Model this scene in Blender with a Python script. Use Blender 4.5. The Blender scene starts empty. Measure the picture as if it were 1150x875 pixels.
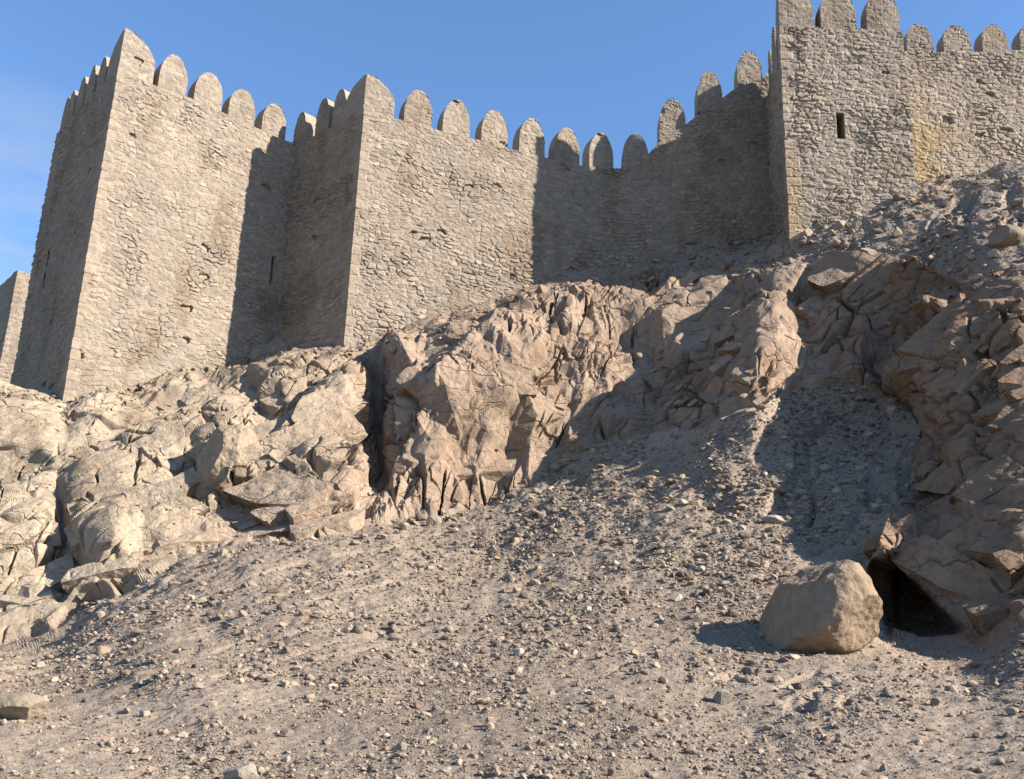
import bpy, math, random
import numpy as np
from mathutils import Matrix, Vector
from mathutils.geometry import delaunay_2d_cdt

random.seed(7)
rng = np.random.default_rng(11)
scene = bpy.context.scene
COL = scene.collection

# ------------------------------------------------------------------ camera
IW, IH = 1150.0, 875.0                      # survey frame the bearings below were taken in
FOC, PITCH, ROLL = 1160.0, math.radians(17.0), math.radians(2.0)
FWD = np.array([0, math.cos(PITCH), math.sin(PITCH)])
R0 = np.array([1.0, 0, 0]); U0 = np.array([0, -math.sin(PITCH), math.cos(PITCH)])
RGT = R0 * math.cos(ROLL) + U0 * math.sin(ROLL)
UPV = U0 * math.cos(ROLL) - R0 * math.sin(ROLL)

def ray(x, y):
    x = np.asarray(x, float); y = np.asarray(y, float)
    return FWD * FOC + (x - IW / 2)[..., None] * RGT + (IH / 2 - y)[..., None] * UPV

def at_depth(x, y, Y):                       # point at ground distance Y on a bearing
    d = ray(x, y); return d * (np.asarray(Y, float) / d[..., 1])[..., None]

def at_height(x, y, z):
    d = ray(x, y); return d * (z / d[..., 2])[..., None]

def on_plane(x, y, p, n):
    d = ray(x, y); return d * ((p @ n) / (d @ n))

cd = bpy.data.cameras.new("camera"); co = bpy.data.objects.new("camera", cd); COL.objects.link(co)
cd.sensor_fit = 'HORIZONTAL'; cd.sensor_width = 36.0; cd.lens = 36.0 * FOC / IW
cd.clip_start = 0.05; cd.clip_end = 5000
m = Matrix.Identity(4)
for i in range(3):
    m[i][0] = RGT[i]; m[i][1] = UPV[i]; m[i][2] = -FWD[i]
co.matrix_world = m
scene.camera = co

# ------------------------------------------------------------------ noise
def _hash(ix, iy, iz, s):
    h = (ix.astype(np.int64) * 374761393 + iy.astype(np.int64) * 668265263 + iz.astype(np.int64) * 2147483647 + s * 1274126177) & 0xFFFFFFFF
    h = ((h ^ (h >> 13)) * 1274126177) & 0xFFFFFFFF
    h = ((h ^ (h >> 15)) * 2246822519) & 0xFFFFFFFF
    return ((h ^ (h >> 16)) & 0xFFFFFF).astype(np.float32) / float(0x1000000)

def vnoise(p, s=0):
    f = np.floor(p); t = (p - f).astype(np.float32); t = t * t * t * (t * (t * 6 - 15) + 10)
    i = f.astype(np.int64); out = np.zeros(len(p), np.float32)
    for dx in (0, 1):
        wx = t[:, 0] if dx else 1 - t[:, 0]
        for dy in (0, 1):
            wy = t[:, 1] if dy else 1 - t[:, 1]
            for dz in (0, 1):
                wz = t[:, 2] if dz else 1 - t[:, 2]
                out += wx * wy * wz * _hash(i[:, 0] + dx, i[:, 1] + dy, i[:, 2] + dz, s)
    return out * 2 - 1

def fbm(p, octv=4, s=0, gain=0.5):
    o = 0; a = 1.0; q = np.array(p, float); tot = 0
    for k in range(octv):
        o = o + a * vnoise(q, s + 17 * k); tot += a; a *= gain; q = q * 2.03 + 5.7
    return o / tot

def cells(q, s, tilt=0.6):
    """nearest and second nearest jittered cell; every cell is a tilted plate"""
    f = np.floor(q).astype(np.int64); n = len(q)
    d1 = np.full(n, 9e9, np.float32); d2 = d1.copy(); h1 = np.zeros(n, np.float32); h2 = h1.copy(); id1 = h1.copy()
    for dx in (-1, 0, 1):
        for dy in (-1, 0, 1):
            for dz in (-1, 0, 1):
                cx, cy, cz = f[:, 0] + dx, f[:, 1] + dy, f[:, 2] + dz
                r0 = _hash(cx, cy, cz, s)
                ex = (q[:, 0] - cx - r0).astype(np.float32)
                ey = (q[:, 1] - cy - _hash(cx, cy, cz, s + 1)).astype(np.float32)
                ez = (q[:, 2] - cz - _hash(cx, cy, cz, s + 2)).astype(np.float32)
                d = ex * ex + ey * ey + ez * ez
                r3 = _hash(cx, cy, cz, s + 3)
                h = r3 + tilt * ((r0 - .5) * 2 * ex + (_hash(cx, cy, cz, s + 4) - .5) * 2 * ey + (_hash(cx, cy, cz, s + 5) - .5) * 2 * ez)
                a = d < d1; b = (~a) & (d < d2)
                d2 = np.where(a, d1, np.where(b, d, d2)); h2 = np.where(a, h1, np.where(b, h, h2))
                id1 = np.where(a, r3, id1); h1 = np.where(a, h, h1); d1 = np.where(a, d, d1)
    return np.sqrt(d1), np.sqrt(d2), h1, h2, id1

def sstep(a, b, x):
    t = np.clip((x - a) / (b - a), 0, 1); return t * t * (3 - 2 * t)

ALB = .56                                    # desert stone is a mid tone
# ------------------------------------------------------------------ mesh / object helpers
def mesh_np(name, V, F, col=None, smooth=False):
    V = np.asarray(V, np.float32); F = np.asarray(F, np.int32); k = F.shape[1]
    me = bpy.data.meshes.new(name)
    me.vertices.add(len(V)); me.vertices.foreach_set("co", V.ravel())
    me.loops.add(F.size); me.loops.foreach_set("vertex_index", F.ravel())
    me.polygons.add(len(F)); me.polygons.foreach_set("loop_start", np.arange(0, F.size, k, dtype=np.int32))
    try: me.polygons.foreach_set("loop_total", np.full(len(F), k, np.int32))
    except Exception: pass
    me.polygons.foreach_set("use_smooth", np.full(len(F), smooth, bool))
    me.update(calc_edges=True)
    if col is not None:
        a = me.attributes.new("tint", 'FLOAT_COLOR', 'POINT')
        c = np.ones((len(V), 4), np.float32); c[:, :3] = col; c[:, :3] *= ALB; a.data.foreach_set("color", c.ravel())
    return me

def link(name, me, mat=None, parent=None):
    o = bpy.data.objects.new(name, me); COL.objects.link(o)
    if mat is not None and len(me.materials) == 0: me.materials.append(mat)
    if parent is not None: o.parent = parent
    return o

def tag(o, label=None, cat=None, group=None, kind=None):
    if label: o["label"] = label
    if cat: o["category"] = cat
    if group: o["group"] = group
    if kind: o["kind"] = kind
    return o

def thing(name, label, cat, loc=(0, 0, 0), group=None):
    o = bpy.data.objects.new(name, None); COL.objects.link(o); o.location = loc
    return tag(o, label, cat, group)

def grid_faces(nu, nv, wrap=False):
    idx = np.arange(nu * nv).reshape(nu, nv)
    if wrap: idx = np.vstack([idx, idx[:1]])
    return np.stack([idx[:-1, :-1], idx[1:, :-1], idx[1:, 1:], idx[:-1, 1:]], -1).reshape(-1, 4)

# ------------------------------------------------------------------ materials
def tint_material(name, rough, grain, gscale, bump, bscale, base=None, stain=None, pebble=0.0, cracks=False):
    mt = bpy.data.materials.new(name); mt.use_nodes = True
    nt = mt.node_tree; N = nt.nodes; L = nt.links; N.clear()
    out = N.new('ShaderNodeOutputMaterial'); bs = N.new('ShaderNodeBsdfPrincipled')
    bs.inputs['Roughness'].default_value = rough
    bs.inputs['Specular IOR Level'].default_value = 0.15
    tc = N.new('ShaderNodeNewGeometry')
    if base is None:
        at = N.new('ShaderNodeAttribute'); at.attribute_name = 'tint'; csock = at.outputs['Color']
    else:
        rgb = N.new('ShaderNodeRGB'); rgb.outputs[0].default_value = (*base, 1); csock = rgb.outputs[0]
    n1 = N.new('ShaderNodeTexNoise'); n1.inputs['Scale'].default_value = gscale; n1.inputs['Detail'].default_value = 6; n1.inputs['Roughness'].default_value = .7
    L.new(tc.outputs['Position'], n1.inputs['Vector'])
    mr = N.new('ShaderNodeMapRange'); mr.inputs[1].default_value = .3; mr.inputs[2].default_value = .7
    mr.inputs[3].default_value = 1 - grain; mr.inputs[4].default_value = 1 + grain
    L.new(n1.outputs[0], mr.inputs[0])
    mx = N.new('ShaderNodeVectorMath'); mx.operation = 'SCALE'
    L.new(csock, mx.inputs[0]); L.new(mr.outputs[0], mx.inputs['Scale']); csock = mx.outputs[0]
    if stain:
        n2 = N.new('ShaderNodeTexNoise'); n2.inputs['Scale'].default_value = stain[1]; n2.inputs['Detail'].default_value = 5
        L.new(tc.outputs['Position'], n2.inputs['Vector'])
        m2 = N.new('ShaderNodeMapRange'); m2.inputs[1].default_value = .5; m2.inputs[2].default_value = .68; m2.inputs[4].default_value = stain[2]
        L.new(n2.outputs[0], m2.inputs[0])
        mm = N.new('ShaderNodeMix'); mm.data_type = 'RGBA'; mm.inputs['B'].default_value = (*stain[0], 1)
        L.new(m2.outputs[0], mm.inputs['Factor']); L.new(csock, mm.inputs['A']); csock = mm.outputs['Result']
    L.new(csock, bs.inputs['Base Color'])
    n3 = N.new('ShaderNodeTexNoise'); n3.inputs['Scale'].default_value = bscale; n3.inputs['Detail'].default_value = 8; n3.inputs['Roughness'].default_value = .65
    L.new(tc.outputs['Position'], n3.inputs['Vector'])
    b = N.new('ShaderNodeBump'); b.inputs['Strength'].default_value = 1.0; b.inputs['Distance'].default_value = bump
    hs = n3.outputs[0]
    if pebble:
        vo = N.new('ShaderNodeTexVoronoi'); vo.inputs['Scale'].default_value = pebble
        L.new(tc.outputs['Position'], vo.inputs['Vector'])
        ad = N.new('ShaderNodeMath'); ad.operation = 'SUBTRACT'; L.new(hs, ad.inputs[0]); L.new(vo.outputs['Distance'], ad.inputs[1]); hs = ad.outputs[0]
    if cracks:
        for sc_, wgt in ((1.05, 1.3), (2.9, .6)):
            nw = N.new('ShaderNodeTexNoise'); nw.inputs['Scale'].default_value = 2.0; nw.inputs['Detail'].default_value = 3; L.new(tc.outputs['Position'], nw.inputs['Vector'])
            va = N.new('ShaderNodeVectorMath'); va.operation = 'MULTIPLY_ADD'; va.inputs[1].default_value = (.5, .5, .5); L.new(nw.outputs['Color'], va.inputs[0]); L.new(tc.outputs['Position'], va.inputs[2])
            rm = N.new('ShaderNodeMapping'); rm.inputs['Rotation'].default_value = (.2, .9, .1); rm.inputs['Scale'].default_value = (.55, 1, 1.5); L.new(va.outputs[0], rm.inputs[0])
            ve = N.new('ShaderNodeTexVoronoi'); ve.feature = 'DISTANCE_TO_EDGE'; ve.inputs['Scale'].default_value = sc_; L.new(rm.outputs[0], ve.inputs['Vector'])
            mc = N.new('ShaderNodeMapRange'); mc.inputs[1].default_value = 0; mc.inputs[2].default_value = .03; mc.inputs[3].default_value = -wgt; mc.inputs[4].default_value = 0; L.new(ve.outputs['Distance'], mc.inputs[0])
            nm = N.new('ShaderNodeTexNoise'); nm.inputs['Scale'].default_value = sc_ * .7; L.new(tc.outputs['Position'], nm.inputs['Vector'])
            mk = N.new('ShaderNodeMapRange'); mk.inputs[1].default_value = .5; mk.inputs[2].default_value = .6; L.new(nm.outputs[0], mk.inputs[0])
            aa = N.new('ShaderNodeMath'); aa.operation = 'MULTIPLY_ADD'; L.new(mc.outputs[0], aa.inputs[0]); L.new(mk.outputs[0], aa.inputs[1]); L.new(hs, aa.inputs[2]); hs = aa.outputs[0]
    L.new(hs, b.inputs['Height']); L.new(b.outputs[0], bs.inputs['Normal'])
    L.new(bs.outputs[0], out.inputs[0])
    return mt

M_wall = tint_material("rubble_masonry", .95, .22, 9, .02, 22)
M_rock = tint_material("fractured_rock", .92, .26, 9.0, .032, 18, stain=((.17, .115, .08), .7, .5), cracks=True)
M_boulder = tint_material("weathered_boulder", .92, .2, 9, .012, 22, stain=((.2, .14, .1), 1.6, .35))
M_scree = tint_material("gravel_scree", .97, .36, 26, .018, 60, pebble=0)
M_stone = tint_material("loose_stone", .92, .16, 18, .012, 30)
M_dark = tint_material("slit_interior", .95, .2, 9, .01, 30, base=(.26, .205, .16))

# ------------------------------------------------------------------ fortress survey
HB = 15.0
MA = at_height(169, 92, HB); MB_ = at_height(286, 143, HB)            # along the first face
CA = at_height(448, 135, HB); CB = at_height(615, 181.5, HB)           # along the long curtain
def nrm(a, b):
    d = (b - a)[:2]; d = d / np.hypot(*d); return np.array([d[1], -d[0], 0.0])
N1 = nrm(MA, MB_); N2 = nrm(CA, CB)
c1 = on_plane(131.5, 88, MA, N1); in1 = on_plane(333, 163, MA, N1)
l0 = at_height(64, 151, HB)
c2 = on_plane(408.5, 131, CA, N2); bend = on_plane(694, 187, CA, N2); cend = at_depth(874, 130, 27.6)
tA = at_depth(876, 30, 24.2); tB = at_depth(1013, 33, 24.25)
ZT2 = float(tA[2])
rA = at_depth(1014, 57, 25.6); rB = at_depth(1330, 61, 26.2)
ZR = float(rA[2])

STONE = np.array([[.42, .34, .265], [.385, .315, .25], [.44, .36, .28], [.36, .30, .245], [.40, .315, .24], [.36, .295, .235]])
MORT = np.array([.435, .352, .268])

def masonry(u, z, s, rowh=.125, rough=.75, ochre=None, quoins=()):
    """height and colour of coursed rubble at wall coordinates u, z (metres)"""
    p0 = np.stack([u, z, np.full_like(u, s * 3.1)], 1)
    w1 = vnoise(p0 * 2.2, s + 3) * .05 + vnoise(p0 * .7, s + 4) * .12 + fbm(p0 * 7, 3, s + 6) * .045
    zz = z + w1; uu = u + vnoise(p0 * 3.0, s + 5) * .08 + fbm(p0 * 7, 3, s + 8) * .06
    row = rowh
    q = np.stack([uu / .235, zz / row, np.full_like(u, 0.0)], 1)
    f = np.floor(q).astype(np.int64); n = len(q)
    d1 = np.full(n, 9e9, np.float32); d2 = d1.copy(); idv = np.zeros(n, np.float32); idw = idv.copy(); tl = idv.copy()
    zero = np.zeros(n, np.int64)
    for dx in (-2, -1, 0, 1, 2):
        for dy in (-1, 0, 1):
            cx, cy = f[:, 0] + dx, f[:, 1] + dy
            r0 = _hash(cx, cy, zero, s); r1 = _hash(cx, cy, zero, s + 1); r2 = _hash(cx, cy, zero, s + 2)
            rr = _hash(cy, cy, zero, s + 9)
            ex = (q[:, 0] - cx - r0 - rr).astype(np.float32); ey = (q[:, 1] - cy - .5 - (r1 - .5) * .62).astype(np.float32)
            d = np.maximum(np.abs(ex) * (1.0 - .35 * r2), np.abs(ey) * (.85 + .4 * r1)) * .55 + .45 * np.sqrt(ex * ex + ey * ey) - .18 * r2
            a = d < d1; b = (~a) & (d < d2)
            d2 = np.where(a, d1, np.where(b, d, d2))
            idv = np.where(a, r2, idv); idw = np.where(a, _hash(cx, cy, zero, s + 7), idw); tl = np.where(a, (r0 - .5) * ex + (r1 - .5) * 1.6 * ey, tl); d1 = np.where(a, d, d1)
    e = d2 - d1
    mort = sstep(-.50, .15, fbm(p0 * 1.1, 4, s + 30))                 # where mortar fills the joints
    jw = .10 + .10 * vnoise(p0 * 4, s + 31)
    body = sstep(0.0, .22, e - jw * .3)
    h = body * (.026 + .036 * idw + .05 * tl) * (1 - .6 * mort)
    h = h + .026 * fbm(p0 * np.array([6, 10, 6]), 4, s + 40) + .03 * fbm(p0 * .8, 3, s + 41)
    hole = (idw > .995) & (e > .06)
    h = np.where(hole, h - .11, h)
    k = (idv * 5.999).astype(int); c = STONE[k] * (.88 + .24 * idw)[:, None]
    jm = (1 - sstep(.02, .16, e)) * (.35 + .65 * mort)
    c = c * (1 - jm[:, None]) + MORT * jm[:, None]
    g = fbm(p0 * .45, 3, s + 50)[:, None]
    c = c * (1 + .16 * g)
    c = c * (1 - .35 * (sstep(.15, .5, fbm(p0 * np.array([1.3, .5, 1]), 4, s + 60)))[:, None] * np.array([.5, .62, .72]))
    for uc in quoins:                                    # larger dressed blocks toothed into the angle
        zq = z / .27 + .25 * vnoise(np.stack([u * 0 + s, z * .8, u * 0], 1), 7); qn = np.floor(zq).astype(np.int64); zf = zq - qn
        rq = _hash(qn, qn * 0 + int(uc * 10), qn * 0, s + 80); ln = .10 + .10 * (qn % 2) + .16 * rq
        du_ = np.abs(u - uc); wq_ = sstep(.0, .03, ln - du_)
        ed = np.minimum(np.minimum(zf, 1 - zf) * .27, np.clip(ln - du_, 0, 1))
        hq = .016 * sstep(.0, .03, ed) + .02 * rq + .022 * fbm(p0 * 8, 3, s + 81)
        h = h * (1 - wq_) + hq * wq_
        cq = np.array([.44, .35, .262]) * (.88 + .2 * rq)[:, None] * (1 + .12 * fbm(p0 * 5, 3, s + 82))[:, None]
        c = c * (1 - .6 * wq_[:, None]) + cq * .6 * wq_[:, None]
    if ochre is not None:
        oc = np.clip(ochre(u, z), 0, 1)[:, None]
        c = c * (1 - oc) + np.array([.46, .33, .19]) * (.85 + .3 * idw)[:, None] * oc
    return h * rough, c

def wall_body(name, loop, zbot, ztop, steps, s, dv=.024, tone=1.0, slits=(), rough=.82, ochre=None, quoins=(), shelf=.5, parent=None, splay=None):
    """closed prism of displaced rubble. loop: plan points, seen side first; ztop(u) parapet; steps: column width per side"""
    pts = [np.array(p[:2], float) for p in loop]; n = len(pts)
    X, Nn, Uc, seg = [], [], [], []
    u0 = 0
    for i in range(n):
        a, b = pts[i], pts[(i + 1) % n]; L_ = np.hypot(*(b - a)); d = (b - a) / L_; nn = np.array([d[1], -d[0]])
        k = max(1, int(round(L_ / steps[i])))
        t = np.arange(k) / k
        X.append(a + (b - a) * t[:, None]); Nn.append(np.repeat(nn[None], k, 0)); Uc.append(u0 + t * L_); seg.append(np.full(k, i)); u0 += L_
    X = np.vstack(X); Nn = np.vstack(Nn); Uc = np.concatenate(Uc); seg = np.concatenate(seg)
    for i in range(n):                                            # mitre at the corners
        j = np.where(seg == i)[0][0]; v = Nn[j] + Nn[j - 1]; Nn[j] = v / max(.5, (v @ v) / 2)
    zt = ztop(Uc, seg); nv = int((zt.max() - zbot) / dv)
    T = np.linspace(0, 1, nv)
    Z = zbot + T[None] * (zt[:, None] - zbot)
    U = np.repeat(Uc[:, None], nv, 1)
    h, c = masonry(U.ravel(), Z.ravel(), s, rough=rough, ochre=ochre, quoins=quoins); c = c * tone
    h = h.reshape(Z.shape)
    # narrow openings: nothing sticks into them
    for (ua, ub, za, zb) in slits:
        inside = (U > ua - .06) & (U < ub + .06) & (Z > za - .06) & (Z < zb + .06)
        h = np.where(inside, np.clip(h, .005, .06), h)
    V = np.empty((len(Uc), nv, 3))
    V[..., 0] = X[:, None, 0] + Nn[:, None, 0] * h; V[..., 1] = X[:, None, 1] + Nn[:, None, 1] * h; V[..., 2] = Z
    V[:, -1, 2] += .03 * fbm(np.stack([Uc * 3, Uc * 0 + s, Uc * 0], 1), 3, s + 70)
    if splay is not None: V = splay(V)
    F = grid_faces(len(Uc), nv, True)
    if slits:
        fi = F; um = U.ravel()[fi].mean(1); zm = Z.ravel()[fi].mean(1); keep = np.ones(len(F), bool)
        wr = U.ravel()[fi].max(1) - U.ravel()[fi].min(1) > 1
        for (ua, ub, za, zb) in slits:
            keep &= ~((um > ua) & (um < ub) & (zm > za) & (zm < zb) & ~wr)
        F = F[keep]
    V = V.reshape(nu_ := len(Uc), nv, 3)
    me = mesh_np(name, V.reshape(-1, 3), F, c)
    # wall walk: a shelf inside the parapet
    t0_ = V[:, -1]; t1_ = t0_ - np.concatenate([Nn * shelf, np.full((nu_, 1), .04)], 1); t2_ = t1_ - [0, 0, 1.0]
    capm = mesh_np("wall_walk", np.stack([t0_, t1_, t2_], 1).reshape(-1, 3), grid_faces(nu_, 3, True), np.tile(MORT, (nu_ * 3, 1)))
    o = link(name, me, M_wall, parent)
    w = link("wall_walk", capm, M_wall, parent)
    return o, (X, Nn, Uc, seg)

def ogive(t):
    """half width of a merlon (0..1) at relative height t"""
    t = np.clip(t, 0, 1)
    return np.where(t < .42, 1.0 - .03 * t, (.75 * np.sqrt(np.clip(1 - ((t - .42) / .60) ** 2.0, 0, 1)) + .25 * np.clip(1 - ((t - .42) / .60) ** 1.7, 0, 1)) * .987)

MERLON_CACHE = {}
def merlon_mesh(w, hgt, dep, s, corner=None):
    """lathe-like block: rectangular section whose width follows the pointed arch.
    corner=(e1,e2): square from a fixed corner along two plan directions"""
    nz = 40; T = np.concatenate([np.linspace(-.06, .9, 30), np.linspace(.915, .995, 10)])
    per = []
    nu, nd = 30, 16
    for i in range(nu): per.append((-1 + 2 * i / nu, -1, 0, -1))
    for i in range(nd): per.append((1, -1 + 2 * i / nd, 1, 0))
    for i in range(nu): per.append((1 - 2 * i / nu, 1, 0, 1))
    for i in range(nd): per.append((-1, 1 - 2 * i / nd, -1, 0))
    per = np.array(per, float); n = len(per)
    hw = ogive(T)
    V = np.zeros((n, nz, 3)); Nn = np.zeros((n, nz, 3)); 
    cut = .96
    if corner is None:
        V[..., 0] = per[:, None, 0] * hw[None] * w / 2
        V[..., 1] = per[:, None, 1] * dep / 2 + dep / 2
        V[..., 2] = T[None] * hgt
        Nn[..., 0] = per[:, None, 2]; Nn[..., 1] = per[:, None, 3]
        uu = np.where(np.abs(per[:, 3:4]) > 0, V[..., 0], V[..., 1] + 7.3)
    else:
        e1, e2 = corner
        a = (per[:, None, 0] + 1) / 2 * hw[None] * w; b = (per[:, None, 1] + 1) / 2 * hw[None] * w
        V[..., 0] = a * e1[0] + b * e2[0]; V[..., 1] = a * e1[1] + b * e2[1]; V[..., 2] = T[None] * hgt
        for kk in (0, 1): Nn[..., kk] = per[:, None, 2] * e1[kk] + per[:, None, 3] * e2[kk]
        uu = np.where(np.abs(per[:, 3:4]) > 0, a, b + 7.3)
    h, c = masonry((uu + s * 11.7).ravel(), (V[..., 2] + s * 5.3).ravel(), 100 + s, rough=.8)
    h = h.reshape(n, nz) ; sd_ = np.abs(per[:, 3:4]) > 0; h = np.where(sd_, (h - .04) * .7 - .012, h * .2 - .012); sidec = (np.abs(per[:, 3]) == 0).repeat(nz)[:, None] * .75; c = c * (1 - sidec) + np.array([.45, .37, .285]) * sidec
    V = V + Nn * h[..., None]; V[nu] += Nn[nu - 1] * h[nu - 1][:, None]
    V[..., 2] += .02 * vnoise(V.reshape(-1, 3) * 5 + s, 3).reshape(n, nz)
    F = grid_faces(n, nz, True); V2 = V.reshape(-1, 3)
    ridge = sstep(.86, .99, T)[None].repeat(n, 0).ravel()[:, None]
    c = c * (1 - .3 * ridge) + np.array([.47, .40, .32]) * .3 * ridge       # pale lime render on the crest
    top = np.arange(n) * nz + nz - 1; cen = len(V2)
    V2 = np.vstack([V2, V2[top].mean(0)[None] + [0, 0, .01]]); c = np.vstack([c, c[top].mean(0)[None]])
    capf = np.stack([top, np.roll(top, -1), np.full(n, cen)], 1)
    F3 = np.vstack([F[:, [0, 1, 2]], F[:, [0, 2, 3]], capf])
    return mesh_np("merlon", V2, F3, c)

def place_merlon(parent, p, along, w, hgt, dep, var):
    key = (round(w, 2), round(hgt, 2), round(dep, 2), var)
    if key not in MERLON_CACHE:
        MERLON_CACHE[key] = merlon_mesh(w, hgt, dep, len(MERLON_CACHE) + 1); MERLON_CACHE[key].materials.append(M_wall)
    o = bpy.data.objects.new("merlon", MERLON_CACHE[key]); COL.objects.link(o); o.parent = parent
    o.location = p; o.rotation_euler = (0, 0, math.atan2(along[1], along[0]) + random.uniform(-.03, .03)); o.scale = (random.uniform(.95, 1.04), 1, random.uniform(.94, 1.06)); return o

def merlon_row(parent, a, b, centers, z, w, hgt, dep):
    """a,b plan ends (outside on the right-hand side of a->b); centers: distances from a"""
    d = (b - a)[:2]; d = d / np.hypot(*d)
    for i, cpos in enumerate(centers):
        p = a[:2] + d * cpos; zz = z(cpos) if callable(z) else z
        place_merlon(parent, (p[0], p[1], zz), d, w, hgt, dep, i % 4)

def dist_on(x, y, a, n):                    # distance along a wall of a survey bearing
    return float(np.hypot(*(on_plane(x, y, a, n) - a)[:2]))

def slit_box(parent, a, b, ua, ub, za, zb, depth=.5, inset=-.012):
    d = (b - a)[:2]; d = d / np.hypot(*d); nn = np.array([d[1], -d[0]])
    def pt(u, z, k): q = a[:2] + d * u + nn * (inset - k); return (q[0], q[1], z)
    s = .06
    V = [pt(ua - s, za - s, 0), pt(ub + s, za - s, 0), pt(ub + s, zb + s, 0), pt(ua - s, zb + s, 0),
         pt(ua, za, .06), pt(ub, za, .06), pt(ub, zb, .06), pt(ua, zb, .06),
         pt(ua + .02, za, depth), pt(ub - .02, za, depth), pt(ub - .02, zb, depth), pt(ua + .02, zb, depth)]
    F = []
    for q in (0, 4):
        for i in range(4): F.append([q + i, q + (i + 1) % 4, q + 4 + (i + 1) % 4, q + 4 + i])
    F.append([8, 9, 10, 11])
    return link("arrow_slit", mesh_np("arrow_slit", V, F), M_dark, parent)

def flat(z):
    return lambda u, seg: np.full(len(u), z) + .025 * np.sin(u * 2.1) + .02 * np.sin(u * 5.3 + 1)

# --- corner tower -------------------------------------------------
t1 = thing("corner_tower", "sunlit rubble stone corner tower at the left with one deeply shaded side", "tower", (float(c1[0]), float(c1[1]), 6.0), group="towers of the fortress")
t1.location = (0, 0, 0)
e1 = (in1 - c1)[:2]; e0 = (l0 - c1)[:2]
L1 = float(np.hypot(*e1)); L0 = float(np.hypot(*e0))
back1 = in1[:2] + e0
# slits: on the shaded end of face one (x 305), on the dark left face
def uz_on(x, y, a, n): 
    p = on_plane(x, y, a, n); return float(np.hypot(*(p - a)[:2])), float(p[2])
ua, za = uz_on(302, 318, c1, N1); ub, zb = uz_on(308, 288, c1, N1)
N0 = nrm(l0, c1)
ul, zl = uz_on(48, 325, l0, N0); ul2, zl2 = uz_on(53, 285, l0, N0)
sl1 = [(L0 + ua, L0 + ua + .11, za, zb), (ul, ul + .09, zl, zl2)]
wall_body("tower_wall", [l0, c1, in1 + .0, back1], 4.6, flat(HB), [.03, .024, .3, .3], 1, slits=sl1, quoins=(L0,), parent=t1)
slit_box(t1, c1, in1, ua, ua + .11, za, zb); slit_box(t1, l0, c1, ul, ul + .09, zl, zl2)
d1 = e1 / L1; d0 = e0 / L0
sp1 = float(np.hypot(*(MB_ - MA)[:2])) / 3
o = link("merlon", merlon_mesh(.92, 1.2, .5, 60, corner=(d1, d0)), M_wall, t1); o.location = (c1[0], c1[1], HB)
f0 = dist_on(194, 100, c1, N1)
merlon_row(t1, c1, in1, [f0 + k * sp1 for k in range(4)], HB, .80, 1.08, .5)
merlon_row(t1, l0, c1, [L0 - 1.42 - k * .76 for k in range(4)] + [.05 + .3], HB, .62, 1.1, .5)

# --- curtain wall with the projecting angle --------------------------
cw = thing("curtain_wall", "long rubble curtain wall with a projecting angle and a parapet climbing to the right tower", "wall")
nb = -N2[:2]
UR = float(np.hypot(*(c2 - in1)[:2])); LC1 = float(np.hypot(*(bend - c2)[:2])); LC = LC1 + float(np.hypot(*(cend - bend)[:2])); N2b = nrm(bend, cend)
def cu(x, y):
    if x < 694: return uz_on(x, y, c2, N2)
    u_, z_ = uz_on(x, y, bend, N2b); return u_ + LC1, z_
base_pts = [(590, 171), (640, 184), (690, 190), (716, 186), (742, 158), (765, 144), (790, 124), (822, 102), (862, 86)]
pu, pz = [0.0], [HB]
for x, y in base_pts:
    u_, z_ = cu(x, y); pu.append(u_); pz.append(z_)
pu.append(LC + 1); pz.append(pz[-1] + .1)
pu = np.array(pu); pz = np.array(pz)
def ztop_c(u, seg):
    z = np.full(len(u), HB); fr = (seg == 1) | (seg == 2)
    z[fr] = np.interp(u[fr] - UR, pu, pz); z[seg == 3] = pz[-1]
    bk = (seg == 4) | (seg == 5); z[bk] = np.interp(LC - (u[bk] - UR - LC - .9), pu, pz) - .3
    return z + .02 * np.sin(u * 3)
back = [cend[:2] - N2b[:2] * .9, bend[:2] + nb * .9 - .2, c2[:2] + nb * .9 + np.array([.15, .2]), in1[:2] + np.array([.5, .75])]
in1x = in1 + (in1 - c2) / np.linalg.norm((in1 - c2)[:2]) * .35; UR += .35
wall_body("wall", [in1x, c2, bend, cend] + back, 6.8, ztop_c, [.028, .024, .024, .3, .3, .3, .3, .3], 2, quoins=(UR,), parent=cw)
dr = (in1 - c2)[:2]; dr = dr / np.hypot(*dr); dc = (bend - c2)[:2] / LC1
o = link("merlon", merlon_mesh(.86, 1.14, .5, 61, corner=(dc, dr)), M_wall, cw); o.location = (c2[0], c2[1], HB)
merlon_row(cw, in1x, c2, [UR - 1.12, UR - 1.85, .40], HB, .60, 1.12, .5)
zc = lambda c: float(np.interp(c, pu, pz))
cen = [cu(x, y)[0] for x, y in ((470, 135), (513, 147), (556, 160), (598, 170), (638, 182), (676, 188), (714, 186), (756, 155), (798, 122), (843, 98))]
merlon_row(cw, c2, bend, cen[:6], lambda c: zc(c) - .10, .84, 1.24, .5)
merlon_row(cw, bend, cend, [c - LC1 for c in cen[6:]], lambda c: zc(c + LC1) - .16, .80, 1.36, .5)

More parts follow.
